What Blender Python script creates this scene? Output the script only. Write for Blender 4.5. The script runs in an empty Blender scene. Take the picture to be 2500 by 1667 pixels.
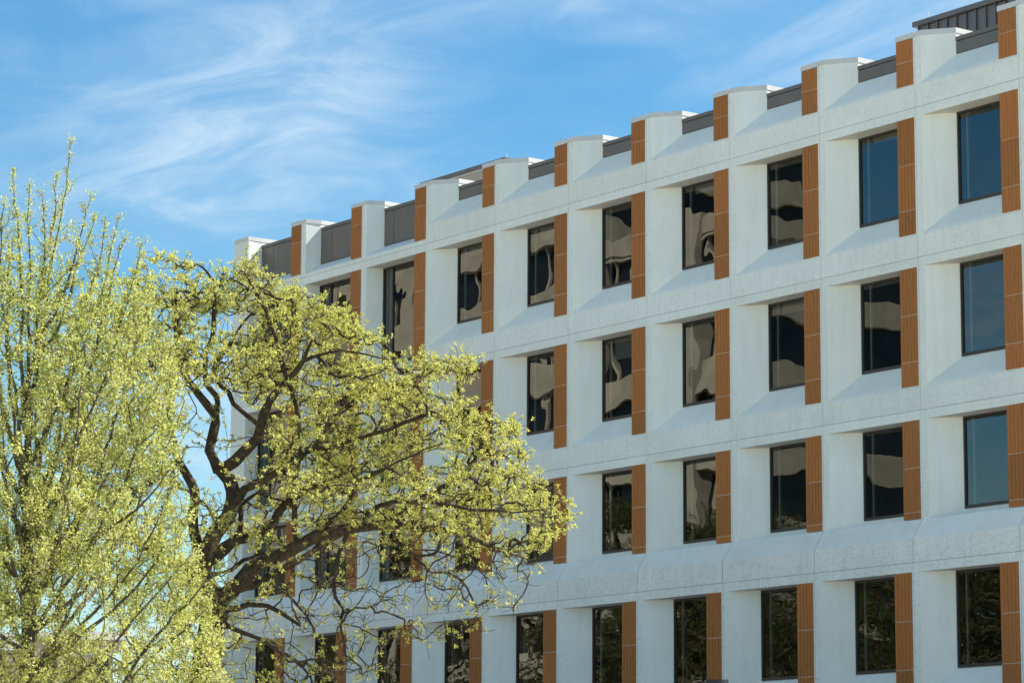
import bpy, math, random
import numpy as np
from mathutils import Vector, Matrix, noise as mnoise

random.seed(7)
rng = np.random.default_rng(7)
scene = bpy.context.scene
COL = scene.collection

# ------------------------------------------------------------------ camera
F_PX, IMG_W, IMG_H = 7317.5, 2500.0, 1667.0
YAW, PITCH, ROLL = math.radians(-53.5304), math.radians(9.79793), math.radians(0.31534)
CAM = Vector((86.478, -52.516, 1.622))


def cam_axes(yaw, pitch, roll):
    f = Vector((math.sin(yaw) * math.cos(pitch), math.cos(yaw) * math.cos(pitch), math.sin(pitch)))
    r = Vector((math.cos(yaw), -math.sin(yaw), 0))
    u = r.cross(f)
    c, s = math.cos(roll), math.sin(roll)
    return c * r + s * u, -s * r + c * u, f


CR, CU, CF = cam_axes(YAW, PITCH, ROLL)
cam_data = bpy.data.cameras.new("camera")
cam_data.sensor_width = 36.0
cam_data.sensor_fit = 'HORIZONTAL'
cam_data.lens = F_PX / IMG_W * 36.0
cam_data.clip_start = 0.5
cam_data.clip_end = 6000
cam = bpy.data.objects.new("camera", cam_data)
COL.objects.link(cam)
m = Matrix((CR, CU, -CF)).transposed().to_4x4()
m.translation = CAM
cam.matrix_world = m
scene.camera = cam

# ------------------------------------------------------------------ light
SUN_AZ, SUN_EL = math.radians(22), math.radians(48.5)       # azimuth from +Y towards +X
SKY_STRENGTH = 0.069
SUN_STRENGTH = 4.8
EXPOSURE = 1.36

world = bpy.data.worlds.new("World")
scene.world = world
world.use_nodes = True
wt = world.node_tree
wt.nodes.clear()


def WN(kind, **kw):
    n = wt.nodes.new(kind)
    for k, v in kw.items():
        setattr(n, k, v)
    return n


w_out = WN('ShaderNodeOutputWorld')
w_bg = WN('ShaderNodeBackground')
sky = WN('ShaderNodeTexSky', sky_type='NISHITA', sun_disc=False)
sky.sun_elevation = SUN_EL
sky.sun_rotation = SUN_AZ
sky.altitude = 200
sky.air_density = 1.0
sky.dust_density = 0.35
sky.ozone_density = 2.0
w_hs = WN('ShaderNodeHueSaturation')
w_hs.inputs['Saturation'].default_value = 1.5
w_hs.inputs['Value'].default_value = 1.0
wt.links.new(sky.outputs[0], w_hs.inputs['Color'])
w_tint = WN('ShaderNodeMixRGB', blend_type='MULTIPLY')
w_tint.inputs['Fac'].default_value = 1.0
w_tint.inputs['Color2'].default_value = (0.85, 0.945, 0.845, 1)
wt.links.new(w_hs.outputs[0], w_tint.inputs['Color1'])
# thin cirrus on a flat layer high above: direction / height gives the layer's plan position
tc = WN('ShaderNodeTexCoord')
sep = WN('ShaderNodeSeparateXYZ')
wt.links.new(tc.outputs['Generated'], sep.inputs[0])
zmax = WN('ShaderNodeMath', operation='MAXIMUM')
zmax.inputs[1].default_value = 0.02
wt.links.new(sep.outputs['Z'], zmax.inputs[0])
zadd = WN('ShaderNodeMath', operation='ADD')
zadd.inputs[1].default_value = 0.06
wt.links.new(zmax.outputs[0], zadd.inputs[0])
dx = WN('ShaderNodeMath', operation='DIVIDE')
dy = WN('ShaderNodeMath', operation='DIVIDE')
wt.links.new(sep.outputs['X'], dx.inputs[0])
wt.links.new(zadd.outputs[0], dx.inputs[1])
wt.links.new(sep.outputs['Y'], dy.inputs[0])
wt.links.new(zadd.outputs[0], dy.inputs[1])
comb = WN('ShaderNodeCombineXYZ')
wt.links.new(dx.outputs[0], comb.inputs[0])
wt.links.new(dy.outputs[0], comb.inputs[1])
mp = WN('ShaderNodeMapping')
mp.inputs['Rotation'].default_value = (0, 0, math.radians(14.67))
mp.inputs['Location'].default_value = (28.0, 4.93, 0)
mp.inputs['Scale'].default_value = (0.75, 1.1, 1)
wt.links.new(comb.outputs[0], mp.inputs[0])
n_big = WN('ShaderNodeTexNoise')
n_big.inputs['Scale'].default_value = 1.1
n_big.inputs['Detail'].default_value = 3
n_big.inputs['Distortion'].default_value = 0.4
n_fine = WN('ShaderNodeTexNoise')
n_fine.inputs['Scale'].default_value = 4.2
n_fine.inputs['Detail'].default_value = 7
n_fine.inputs['Roughness'].default_value = 0.62
n_fine.inputs['Distortion'].default_value = 1.1
wt.links.new(mp.outputs[0], n_big.inputs['Vector'])
wt.links.new(mp.outputs[0], n_fine.inputs['Vector'])
r_big = WN('ShaderNodeMapRange', interpolation_type='SMOOTHSTEP')
r_big.inputs['From Min'].default_value = 0.36
r_big.inputs['From Max'].default_value = 0.66
r_fine = WN('ShaderNodeMapRange', interpolation_type='SMOOTHSTEP')
r_fine.inputs['From Min'].default_value = 0.36
r_fine.inputs['From Max'].default_value = 0.76
wt.links.new(n_big.outputs[0], r_big.inputs[0])
wt.links.new(n_fine.outputs[0], r_fine.inputs[0])
c_fin = WN('ShaderNodeMath', operation='MULTIPLY_ADD')
c_fin.inputs[1].default_value = 0.55
c_fin.inputs[2].default_value = 0.20
wt.links.new(r_fine.outputs[0], c_fin.inputs[0])
c_amt = WN('ShaderNodeMath', operation='MULTIPLY')
wt.links.new(r_big.outputs[0], c_amt.inputs[0])
wt.links.new(c_fin.outputs[0], c_amt.inputs[1])
c_veil = WN('ShaderNodeMath', operation='ADD')            # an even, very thin veil
c_veil.inputs[1].default_value = 0.07
wt.links.new(c_amt.outputs[0], c_veil.inputs[0])
w_mix = WN('ShaderNodeMixRGB')
w_mix.inputs['Color2'].default_value = (4.5, 5.3, 5.9, 1)
wt.links.new(c_veil.outputs[0], w_mix.inputs['Fac'])
wt.links.new(w_tint.outputs[0], w_mix.inputs['Color1'])
wt.links.new(w_mix.outputs[0], w_bg.inputs['Color'])
w_bg.inputs['Strength'].default_value = SKY_STRENGTH
wt.links.new(w_bg.outputs[0], w_out.inputs[0])

sun_data = bpy.data.lights.new("sun", 'SUN')
sun_data.energy = SUN_STRENGTH
sun_data.angle = math.radians(0.53)
sun_data.color = (1.0, 0.945, 0.86)
sun = bpy.data.objects.new("sun", sun_data)
COL.objects.link(sun)
sdir = Vector((math.sin(SUN_AZ) * math.cos(SUN_EL), math.cos(SUN_AZ) * math.cos(SUN_EL), math.sin(SUN_EL)))
sun.rotation_euler = (-sdir).to_track_quat('-Z', 'Y').to_euler()
sun.location = (60, 40, 80)

scene.view_settings.view_transform = 'Standard'
scene.view_settings.look = 'None'
scene.view_settings.exposure = EXPOSURE
scene.view_settings.gamma = 1.0
scene.view_settings.use_curve_mapping = False
scene.render.engine = 'CYCLES'
scene.cycles.max_bounces = 8
scene.cycles.transparent_max_bounces = 12
scene.cycles.use_denoising = True


# ------------------------------------------------------------------ materials
def mat_new(name):
    mt = bpy.data.materials.new(name)
    mt.use_nodes = True
    nt = mt.node_tree
    nt.nodes.clear()
    out = nt.nodes.new('ShaderNodeOutputMaterial')
    return mt, nt, out


def N(nt, kind, inputs=None, **kw):
    n = nt.nodes.new(kind)
    for k, v in kw.items():
        setattr(n, k, v)
    for k, v in (inputs or {}).items():
        if isinstance(v, bpy.types.NodeSocket):
            nt.links.new(v, n.inputs[k])
        else:
            n.inputs[k].default_value = v
    return n


def ramp(nt, fac, stops):
    r = nt.nodes.new('ShaderNodeValToRGB')
    el = r.color_ramp.elements
    while len(el) > 1:
        el.remove(el[-1])
    el[0].position, el[0].color = stops[0][0], (*stops[0][1], 1)
    for p, c in stops[1:]:
        e = el.new(p)
        e.color = (*c, 1)
    nt.links.new(fac, r.inputs[0])
    return r


def plain(name, col, rough=0.6, metal=0.0, var=0.06, scale=3.0, bump=0.0, spec=0.5):
    mt, nt, out = mat_new(name)
    geo = N(nt, 'ShaderNodeNewGeometry')
    nz = N(nt, 'ShaderNodeTexNoise', {'Vector': geo.outputs['Position'], 'Scale': scale, 'Detail': 5.0, 'Roughness': 0.6})
    lo = tuple(c * (1 - var * 2) for c in col)
    hi = tuple(min(1, c * (1 + var * 2)) for c in col)
    r = ramp(nt, nz.outputs[0], [(0.3, lo), (0.7, hi)])
    b = N(nt, 'ShaderNodeBsdfPrincipled', {'Base Color': r.outputs[0], 'Roughness': rough, 'Metallic': metal,
                                           'Specular IOR Level': spec})
    if bump:
        bp = N(nt, 'ShaderNodeBump', {'Height': nz.outputs[0], 'Strength': bump, 'Distance': 0.02})
        nt.links.new(bp.outputs[0], b.inputs['Normal'])
    nt.links.new(b.outputs[0], out.inputs[0])
    return mt


def mat_rough_concrete():
    mt, nt, out = mat_new("exposed_aggregate_concrete")
    geo = N(nt, 'ShaderNodeNewGeometry')
    pos = geo.outputs['Position']
    big = N(nt, 'ShaderNodeTexNoise', {'Vector': pos, 'Scale': 0.55, 'Detail': 5.0, 'Roughness': 0.6})
    mid = N(nt, 'ShaderNodeTexNoise', {'Vector': pos, 'Scale': 7.0, 'Detail': 4.0, 'Roughness': 0.65})
    fine = N(nt, 'ShaderNodeTexNoise', {'Vector': pos, 'Scale': 24.0, 'Detail': 3.0, 'Roughness': 0.7})
    vor = N(nt, 'ShaderNodeTexVoronoi', {'Vector': pos, 'Scale': 26.0})
    base = ramp(nt, big.outputs[0], [(0.3, (0.79, 0.815, 0.755)), (0.7, (0.885, 0.91, 0.85))])
    specks = ramp(nt, fine.outputs[0], [(0.29, (0.40, 0.40, 0.38)), (0.42, (1, 1, 1)), (0.72, (1.05, 1.05, 1.05))])
    patch = ramp(nt, mid.outputs[0], [(0.30, (0.82, 0.82, 0.81)), (0.55, (1, 1, 1))])
    m1 = N(nt, 'ShaderNodeMixRGB', {'Fac': 0.85, 'Color1': base.outputs[0], 'Color2': specks.outputs[0]}, blend_type='MULTIPLY')
    m2a = N(nt, 'ShaderNodeMixRGB', {'Fac': 0.38, 'Color1': m1.outputs[0], 'Color2': patch.outputs[0]}, blend_type='MULTIPLY')
    mps = N(nt, 'ShaderNodeMapping', {'Vector': pos, 'Scale': (5.0, 5.0, 0.55)})
    drip = N(nt, 'ShaderNodeTexNoise', {'Vector': mps.outputs[0], 'Scale': 1.3, 'Detail': 6.0, 'Roughness': 0.6})
    dr = ramp(nt, drip.outputs[0], [(0.30, (0.84, 0.83, 0.80)), (0.50, (1, 1, 1))])
    m2 = N(nt, 'ShaderNodeMixRGB', {'Fac': 0.35, 'Color1': m2a.outputs[0], 'Color2': dr.outputs[0]}, blend_type='MULTIPLY')
    hh = N(nt, 'ShaderNodeMath', {0: fine.outputs[0], 1: vor.outputs['Distance']}, operation='ADD')
    bp = N(nt, 'ShaderNodeBump', {'Height': hh.outputs[0], 'Strength': 0.32, 'Distance': 0.02})
    oi = N(nt, 'ShaderNodeObjectInfo')
    tn = ramp(nt, oi.outputs['Random'], [(0.0, (0.935, 0.935, 0.92)), (1.0, (1.0, 1.0, 1.0))])
    tone = N(nt, 'ShaderNodeMixRGB', {'Fac': 1.0, 'Color1': m2.outputs[0], 'Color2': tn.outputs[0]}, blend_type='MULTIPLY')
    b = N(nt, 'ShaderNodeBsdfPrincipled', {'Base Color': tone.outputs[0], 'Roughness': 0.9, 'Normal': bp.outputs[0],
                                           'Specular IOR Level': 0.2})
    nt.links.new(b.outputs[0], out.inputs[0])
    return mt


def mat_smooth_concrete():
    mt, nt, out = mat_new("smooth_white_concrete")
    geo = N(nt, 'ShaderNodeNewGeometry')
    pos = geo.outputs['Position']
    big = N(nt, 'ShaderNodeTexNoise', {'Vector': pos, 'Scale': 0.8, 'Detail': 6.0, 'Roughness': 0.6})
    mpn = N(nt, 'ShaderNodeMapping', {'Vector': pos, 'Scale': (3.0, 3.0, 0.35)})
    streak = N(nt, 'ShaderNodeTexNoise', {'Vector': mpn.outputs[0], 'Scale': 1.6, 'Detail': 5.0, 'Roughness': 0.6})
    fine = N(nt, 'ShaderNodeTexNoise', {'Vector': pos, 'Scale': 30.0, 'Detail': 2.0})
    base = ramp(nt, big.outputs[0], [(0.28, (0.80, 0.83, 0.77)), (0.72, (0.88, 0.905, 0.85))])
    st = ramp(nt, streak.outputs[0], [(0.30, (0.93, 0.93, 0.915)), (0.55, (1, 1, 1))])
    m1 = N(nt, 'ShaderNodeMixRGB', {'Fac': 0.8, 'Color1': base.outputs[0], 'Color2': st.outputs[0]}, blend_type='MULTIPLY')
    bp = N(nt, 'ShaderNodeBump', {'Height': fine.outputs[0], 'Strength': 0.15, 'Distance': 0.006})
    oi = N(nt, 'ShaderNodeObjectInfo')
    tn = ramp(nt, oi.outputs['Random'], [(0.0, (0.935, 0.935, 0.92)), (1.0, (1.0, 1.0, 1.0))])
    tone = N(nt, 'ShaderNodeMixRGB', {'Fac': 1.0, 'Color1': m1.outputs[0], 'Color2': tn.outputs[0]}, blend_type='MULTIPLY')
    b = N(nt, 'ShaderNodeBsdfPrincipled', {'Base Color': tone.outputs[0], 'Roughness': 0.75, 'Normal': bp.outputs[0],
                                           'Specular IOR Level': 0.3})
    nt.links.new(b.outputs[0], out.inputs[0])
    return mt


def mat_terracotta():
    mt, nt, out = mat_new("terracotta_cladding")
    geo = N(nt, 'ShaderNodeNewGeometry')
    oi = N(nt, 'ShaderNodeObjectInfo')
    mpn = N(nt, 'ShaderNodeMapping', {'Vector': geo.outputs['Position'], 'Scale': (14.0, 14.0, 0.8)})
    nz = N(nt, 'ShaderNodeTexNoise', {'Vector': mpn.outputs[0], 'Scale': 2.2, 'Detail': 5.0, 'Roughness': 0.65})
    sp = N(nt, 'ShaderNodeTexNoise', {'Vector': geo.outputs['Position'], 'Scale': 9.0, 'Detail': 3.0})
    c1 = ramp(nt, nz.outputs[0], [(0.30, (0.345, 0.125, 0.026)), (0.7, (0.455, 0.17, 0.038))])
    tint = ramp(nt, oi.outputs['Random'], [(0.0, (0.86, 0.86, 0.84)), (0.5, (1.0, 1.0, 1.0)), (1.0, (1.12, 1.06, 1.02))])
    m1 = N(nt, 'ShaderNodeMixRGB', {'Fac': 1.0, 'Color1': c1.outputs[0], 'Color2': tint.outputs[0]}, blend_type='MULTIPLY')
    pk = ramp(nt, sp.outputs[0], [(0.35, (0.9, 0.9, 0.9)), (0.6, (1, 1, 1))])
    m2 = N(nt, 'ShaderNodeMixRGB', {'Fac': 0.8, 'Color1': m1.outputs[0], 'Color2': pk.outputs[0]}, blend_type='MULTIPLY')
    b = N(nt, 'ShaderNodeBsdfPrincipled', {'Base Color': m2.outputs[0], 'Roughness': 0.62, 'Specular IOR Level': 0.35})
    nt.links.new(b.outputs[0], out.inputs[0])
    return mt


def mat_glass(name, wob_strength, tint, f0=0.09):
    mt, nt, out = mat_new(name)
    geo = N(nt, 'ShaderNodeNewGeometry')
    oi = N(nt, 'ShaderNodeObjectInfo')
    off = N(nt, 'ShaderNodeMath', {0: oi.outputs['Random'], 1: 37.0}, operation='MULTIPLY')
    cmb = N(nt, 'ShaderNodeCombineXYZ', {'X': off.outputs[0], 'Y': off.outputs[0], 'Z': off.outputs[0]})
    add = N(nt, 'ShaderNodeVectorMath', {0: geo.outputs['Position'], 1: cmb.outputs[0]}, operation='ADD')
    nz = N(nt, 'ShaderNodeTexNoise', {'Vector': add.outputs[0], 'Scale': 0.75, 'Detail': 1.3, 'Roughness': 0.35})
    bp = N(nt, 'ShaderNodeBump', {'Height': nz.outputs[0], 'Strength': 1.0, 'Distance': wob_strength})
    gl = N(nt, 'ShaderNodeBsdfGlossy', {'Color': (0.93, 0.95, 0.92, 1), 'Roughness': 0.0, 'Normal': bp.outputs[0]})
    tr = N(nt, 'ShaderNodeBsdfTransparent', {'Color': (*tint, 1)})
    lw = N(nt, 'ShaderNodeLayerWeight', {'Blend': 0.32})
    mr = N(nt, 'ShaderNodeMapRange', {'Value': lw.outputs['Fresnel'], 'From Min': 0.0, 'From Max': 1.0,
                                      'To Min': f0, 'To Max': 1.0})
    mx = N(nt, 'ShaderNodeMixShader', {'Fac': mr.outputs[0], 1: tr.outputs[0], 2: gl.outputs[0]})
    nt.links.new(mx.outputs[0], out.inputs[0])
    return mt


def mat_leaf(name, cols, trans, tmix=0.5):
    mt, nt, out = mat_new(name)
    geo = N(nt, 'ShaderNodeNewGeometry')
    r = ramp(nt, geo.outputs['Random Per Island'], [(i / (len(cols) - 1), c) for i, c in enumerate(cols)])
    nz = N(nt, 'ShaderNodeTexNoise', {'Vector': geo.outputs['Position'], 'Scale': 0.9, 'Detail': 3.0})
    v = ramp(nt, nz.outputs[0], [(0.3, (0.82, 0.86, 0.8)), (0.7, (1.12, 1.08, 1.0))])
    c = N(nt, 'ShaderNodeMixRGB', {'Fac': 1.0, 'Color1': r.outputs[0], 'Color2': v.outputs[0]}, blend_type='MULTIPLY')
    tcol = N(nt, 'ShaderNodeMixRGB', {'Fac': 1.0, 'Color1': c.outputs[0], 'Color2': (*trans, 1)}, blend_type='MULTIPLY')
    d = N(nt, 'ShaderNodeBsdfPrincipled', {'Base Color': c.outputs[0], 'Roughness': 0.5, 'Specular IOR Level': 0.35})
    t = N(nt, 'ShaderNodeBsdfTranslucent', {'Color': tcol.outputs[0]})
    mx = N(nt, 'ShaderNodeMixShader', {'Fac': tmix, 1: d.outputs[0], 2: t.outputs[0]})
    nt.links.new(mx.outputs[0], out.inputs[0])
    return mt


def mat_bark(name, c0, c1):
    mt, nt, out = mat_new(name)
    geo = N(nt, 'ShaderNodeNewGeometry')
    mpn = N(nt, 'ShaderNodeMapping', {'Vector': geo.outputs['Position'], 'Scale': (1.0, 1.0, 0.45)})
    nz = N(nt, 'ShaderNodeTexNoise', {'Vector': mpn.outputs[0], 'Scale': 16.0, 'Detail': 6.0, 'Roughness': 0.65, 'Distortion': 0.6})
    li = N(nt, 'ShaderNodeTexNoise', {'Vector': geo.outputs['Position'], 'Scale': 3.0, 'Detail': 5.0})
    c = ramp(nt, nz.outputs[0], [(0.32, c0), (0.66, c1)])
    lich = ramp(nt, li.outputs[0], [(0.52, (0, 0, 0)), (0.70, (1, 1, 1))])
    mx = N(nt, 'ShaderNodeMixRGB', {'Fac': lich.outputs[0], 'Color1': c.outputs[0], 'Color2': (0.115, 0.098, 0.048, 1)})
    bp = N(nt, 'ShaderNodeBump', {'Height': nz.outputs[0], 'Strength': 1.0, 'Distance': 0.06})
    b = N(nt, 'ShaderNodeBsdfPrincipled', {'Base Color': mx.outputs[0], 'Roughness': 0.9, 'Normal': bp.outputs[0],
                                           'Specular IOR Level': 0.15})
    nt.links.new(b.outputs[0], out.inputs[0])
    return mt


def mat_ground():
    mt, nt, out = mat_new("lawn_and_paving")
    geo = N(nt, 'ShaderNodeNewGeometry')
    nz = N(nt, 'ShaderNodeTexNoise', {'Vector': geo.outputs['Position'], 'Scale': 0.05, 'Detail': 6.0})
    fn = N(nt, 'ShaderNodeTexNoise', {'Vector': geo.outputs['Position'], 'Scale': 6.0, 'Detail': 6.0})
    a = ramp(nt, nz.outputs[0], [(0.36, (0.10, 0.13, 0.045)), (0.42, (0.43, 0.405, 0.345))])
    f = ramp(nt, fn.outputs[0], [(0.3, (0.75, 0.75, 0.75)), (0.7, (1.1, 1.1, 1.1))])
    m1 = N(nt, 'ShaderNodeMixRGB', {'Fac': 1.0, 'Color1': a.outputs[0], 'Color2': f.outputs[0]}, blend_type='MULTIPLY')
    b = N(nt, 'ShaderNodeBsdfPrincipled', {'Base Color': m1.outputs[0], 'Roughness': 0.9})
    nt.links.new(b.outputs[0], out.inputs[0])
    return mt


M = {}
M['rough'] = mat_rough_concrete()
M['smooth'] = mat_smooth_concrete()
M['terra'] = mat_terracotta()
M['glass'] = mat_glass("window_glass", 0.0065, (0.42, 0.46, 0.44))
M['glass_flat'] = mat_glass("window_glass_flat", 0.004, (0.42, 0.46, 0.44))
M['frame'] = plain("bronze_window_frame", (0.055, 0.047, 0.040), 0.42, 0.3, 0.05)
M['darkpanel'] = plain("dark_bronze_metal_panel", (0.150, 0.136, 0.117), 0.45, 0.15, 0.06, 0.8)
M['soffit'] = plain("buff_soffit", (0.64, 0.60, 0.52), 0.85, 0, 0.05, 1.5)  # soffits coloured darker and warmer than the wall concrete
M['coping'] = plain("pale_metal_coping", (0.60, 0.605, 0.59), 0.5, 0.0, 0.04, 2.0)
M['sealant'] = plain("grey_joint_sealant", (0.30, 0.285, 0.25), 0.9, 0.0, 0.15, 4.0)
M['sealant_dark'] = plain("dark_joint_sealant", (0.07, 0.066, 0.06), 0.9, 0.0, 0.15, 4.0)
M['backing'] = plain("pale_cladding_backing", (0.60, 0.54, 0.46), 0.7)
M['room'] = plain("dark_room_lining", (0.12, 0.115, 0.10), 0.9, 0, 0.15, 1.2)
M['blind'] = plain("beige_roller_blind", (0.52, 0.47, 0.39), 0.9, 0, 0.04, 2.0)
M['seam'] = plain("standing_seam_metal", (0.17, 0.15, 0.14), 0.38, 0.4, 0.05, 1.0)
M['tan'] = plain("tan_metal_panel", (0.42, 0.36, 0.30), 0.55, 0.0, 0.05, 0.7)
M['roof'] = plain("grey_roofing", (0.22, 0.22, 0.21), 0.9, 0, 0.15, 1.0)
M['white'] = plain("white_plastic", (0.75, 0.75, 0.73), 0.5)
M['black'] = plain("black_metal", (0.03, 0.03, 0.032), 0.45, 0.4)
M['beige_conc'] = plain("beige_concrete", (0.36, 0.325, 0.25), 0.9, 0, 0.12, 0.6)
M['dark_glass'] = plain("dark_strip_glazing", (0.012, 0.013, 0.014), 0.12, 0, 0.1, 0.4)
M['tanwall'] = plain("tan_render", (0.52, 0.44, 0.35), 0.9, 0, 0.08, 0.3)
M['greyroof'] = plain("grey_shingle_roof", (0.20, 0.20, 0.21), 0.9, 0, 0.15, 1.2)
M['bark'] = mat_bark("furrowed_bark", (0.028, 0.021, 0.014), (0.110, 0.085, 0.057))
M['bark2'] = mat_bark("grey_brown_bark", (0.055, 0.044, 0.034), (0.20, 0.165, 0.125))
M['leaf_locust'] = mat_leaf("young_yellow_green_leaves", [(0.44, 0.44, 0.11), (0.57, 0.56, 0.165), (0.70, 0.67, 0.26), (0.37, 0.40, 0.09)],
                            (1.12, 1.15, 0.95), 0.46)
M['leaf_up'] = mat_leaf("fresh_green_leaves", [(0.33, 0.365, 0.09), (0.47, 0.485, 0.15), (0.66, 0.65, 0.32), (0.52, 0.51, 0.165), (0.25, 0.29, 0.065)],
                        (1.10, 1.15, 0.9), 0.46)
M['leaf_far'] = mat_leaf("dark_green_leaves", [(0.06, 0.085, 0.02), (0.10, 0.125, 0.03), (0.14, 0.15, 0.035)], (1.1, 1.2, 0.5), 0.35)
M['ground'] = mat_ground()


# ------------------------------------------------------------------ mesh helpers
class MB:
    """collects faces with material slots and links them as one mesh object"""

    def __init__(self):
        self.v, self.f, self.mi, self.mats = [], [], [], []

    def slot(self, mat):
        if mat not in self.mats:
            self.mats.append(mat)
        return self.mats.index(mat)

    def face(self, pts, mat):
        b = len(self.v)
        self.v += [tuple(p) for p in pts]
        self.f.append(tuple(range(b, b + len(pts))))
        self.mi.append(self.slot(mat))

    def box(self, x0, x1, y0, y1, z0, z1, mat):
        p = [(x0, y0, z0), (x1, y0, z0), (x1, y1, z0), (x0, y1, z0), (x0, y0, z1), (x1, y0, z1), (x1, y1, z1), (x0, y1, z1)]
        for q in ((0, 3, 2, 1), (4, 5, 6, 7), (0, 1, 5, 4), (1, 2, 6, 5), (2, 3, 7, 6), (3, 0, 4, 7)):
            self.face([p[i] for i in q], mat)

    def prism(self, poly, z0, z1, mat):
        n = len(poly)
        self.face([(x, y, z1) for x, y in poly], mat)
        self.face([(x, y, z0) for x, y in reversed(poly)], mat)
        for i in range(n):
            a, b = poly[i], poly[(i + 1) % n]
            self.face([(a[0], a[1], z0), (b[0], b[1], z0), (b[0], b[1], z1), (a[0], a[1], z1)], mat)

    def mesh(self, name):
        me = bpy.data.meshes.new(name)
        me.from_pydata(self.v, [], self.f)
        for mt in self.mats:
            me.materials.append(M[mt])
        me.polygons.foreach_set('material_index', self.mi)
        me.update()
        return me


def obj(name, me, parent=None, loc=(0, 0, 0), **props):
    if isinstance(me, MB):
        me = me.mesh(name)
    o = bpy.data.objects.new(name, me)
    COL.objects.link(o)
    o.location = loc
    if parent is not None:
        o.parent = parent
    for k, v in props.items():
        o[k] = v
    return o


def thing(name, label, cat, loc=(0, 0, 0), rotz=0.0, group=None):
    o = bpy.data.objects.new(name, None)
    COL.objects.link(o)
    o.empty_display_size = 0.5
    o.location = loc
    o.rotation_euler = (0, 0, rotz)
    o['label'], o['category'] = label, cat
    if group:
        o['group'] = group
    return o


# ------------------------------------------------------------------ ground
def ground_z(x, y):
    t = min(1, max(0, (y + 46) / 34.0))
    return 3.4 * t * t * (3 - 2 * t)


gx = np.concatenate([np.array([-3000, -1200, -500, -250]), np.arange(-140, 141, 10), np.array([250, 500, 1200, 3000])])
gy = np.concatenate([np.array([-3000, -1200, -500, -250, -140]), np.arange(-100, 61, 4), np.array([100, 250, 500, 1200, 3000])])
gv = [(float(x), float(y), ground_z(x, y)) for y in gy for x in gx]
nx = len(gx)
gf = [(j * nx + i, j * nx + i + 1, (j + 1) * nx + i + 1, (j + 1) * nx + i) for j in range(len(gy) - 1) for i in range(nx - 1)]
gme = bpy.data.meshes.new("ground")
gme.from_pydata(gv, [], gf)
gme.materials.append(M['ground'])
for p in gme.polygons:
    p.use_smooth = True
obj("ground", gme, kind="structure")

# ------------------------------------------------------------------ the office building
W, D = 3.635, 0.54                # bay width, recess depth
XA, XR = 0.23, 3.583              # opening on the face
SX0, SX1 = 2.965, 3.578           # cladding strip
G = 0.0065                        # half joint
ZA = 20.6                         # top joint line
H = 3.9
NB = 12                           # bays 0 .. 11
WIDE = {0: 0.245, 1: 0.335, 2: 0.465}     # bays with the wide two-light windows: where their jamb ends
LOW_Y = -0.355                    # the lowest storey stands forward
building = thing("office_building", "long white precast concrete office building with recessed windows and terracotta strips", "building",
                 (0, 0, 0))


def xs_of(j):
    return WIDE.get(j, 0.96)


def rounded_sill(mb, xs, zs, zf):
    """sloping sill whose foot rolls over into the face of the band"""
    k = 0.16
    a, c = Vector((0, zf - 0.07)), Vector((D * k, zf + (zs - zf) * k))
    b = Vector((0, zf))
    pts = [a * (1 - t) ** 2 + b * (2 * t * (1 - t)) + c * (t * t) for t in (0, 0.25, 0.5, 0.75, 1.0)]
    xk = XA + (xs - XA) * k
    for i, (p, q) in enumerate(zip(pts[:-1], pts[1:])):
        mb.face([(XA, p.x, p.y), (XR, p.x, p.y), (XR, q.x, q.y), (XA, q.x, q.y)], 'rough' if i < 2 else 'smooth')
    mb.face([(XA, p.x, p.y) for p in pts] + [(XA, 0, zf)], 'smooth')
    mb.face([(xk, c.x, c.y), (XR, c.x, c.y), (XR, D, zs), (xs, D, zs)], 'smooth')


def panel_mesh(name, zb, zt, zh, zs, zf, xs, flat_sill=False):
    mb = MB()
    x0, x1 = G, W - G
    r, s = 'rough', 'smooth'

    def q(a, b, c, d):
        mb.face([(a, 0, c), (b, 0, c), (b, 0, d), (a, 0, d)], r)
    q(x0, XA, zb, zt)
    q(XR, x1, zb, zt)
    q(XA, XR, zh, zt)
    if not flat_sill:
        q(XA, XR, zb, zf - 0.07)
        mb.face([(XA, 0, zf), (xs, D, zs), (xs, D, zh), (XA, 0, zh)], s)
        rounded_sill(mb, xs, zs, zf)
    else:
        mb.face([(XA, 0, zb), (xs, D, zb), (xs, D, zh), (XA, 0, zh)], s)
        mb.face([(XA, 0, zb), (XR, 0, zb), (XR, D, zb), (xs, D, zb)], s)
        mb.face([(xs, D, zb), (XR, D, zb), (XR, D, zs), (xs, D, zs)], s)
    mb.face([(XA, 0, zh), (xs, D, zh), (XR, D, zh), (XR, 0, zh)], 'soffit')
    mb.face([(XR, 0, zf), (XR, 0, zh), (XR, D, zh), (XR, D, zs)], s)
    # joint returns
    e = 0.03
    mb.face([(x0, 0, zb), (x0, 0, zt), (x0, e, zt), (x0, e, zb)], r)
    mb.face([(x1, 0, zb), (x1, e, zb), (x1, e, zt), (x1, 0, zt)], r)
    mb.face([(x0, 0, zt), (x1, 0, zt), (x1, e, zt), (x0, e, zt)], r)
    mb.face([(x0, 0, zb), (x0, e, zb), (x1, e, zb), (x1, 0, zb)], r)
    return mb.mesh(name)


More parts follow.
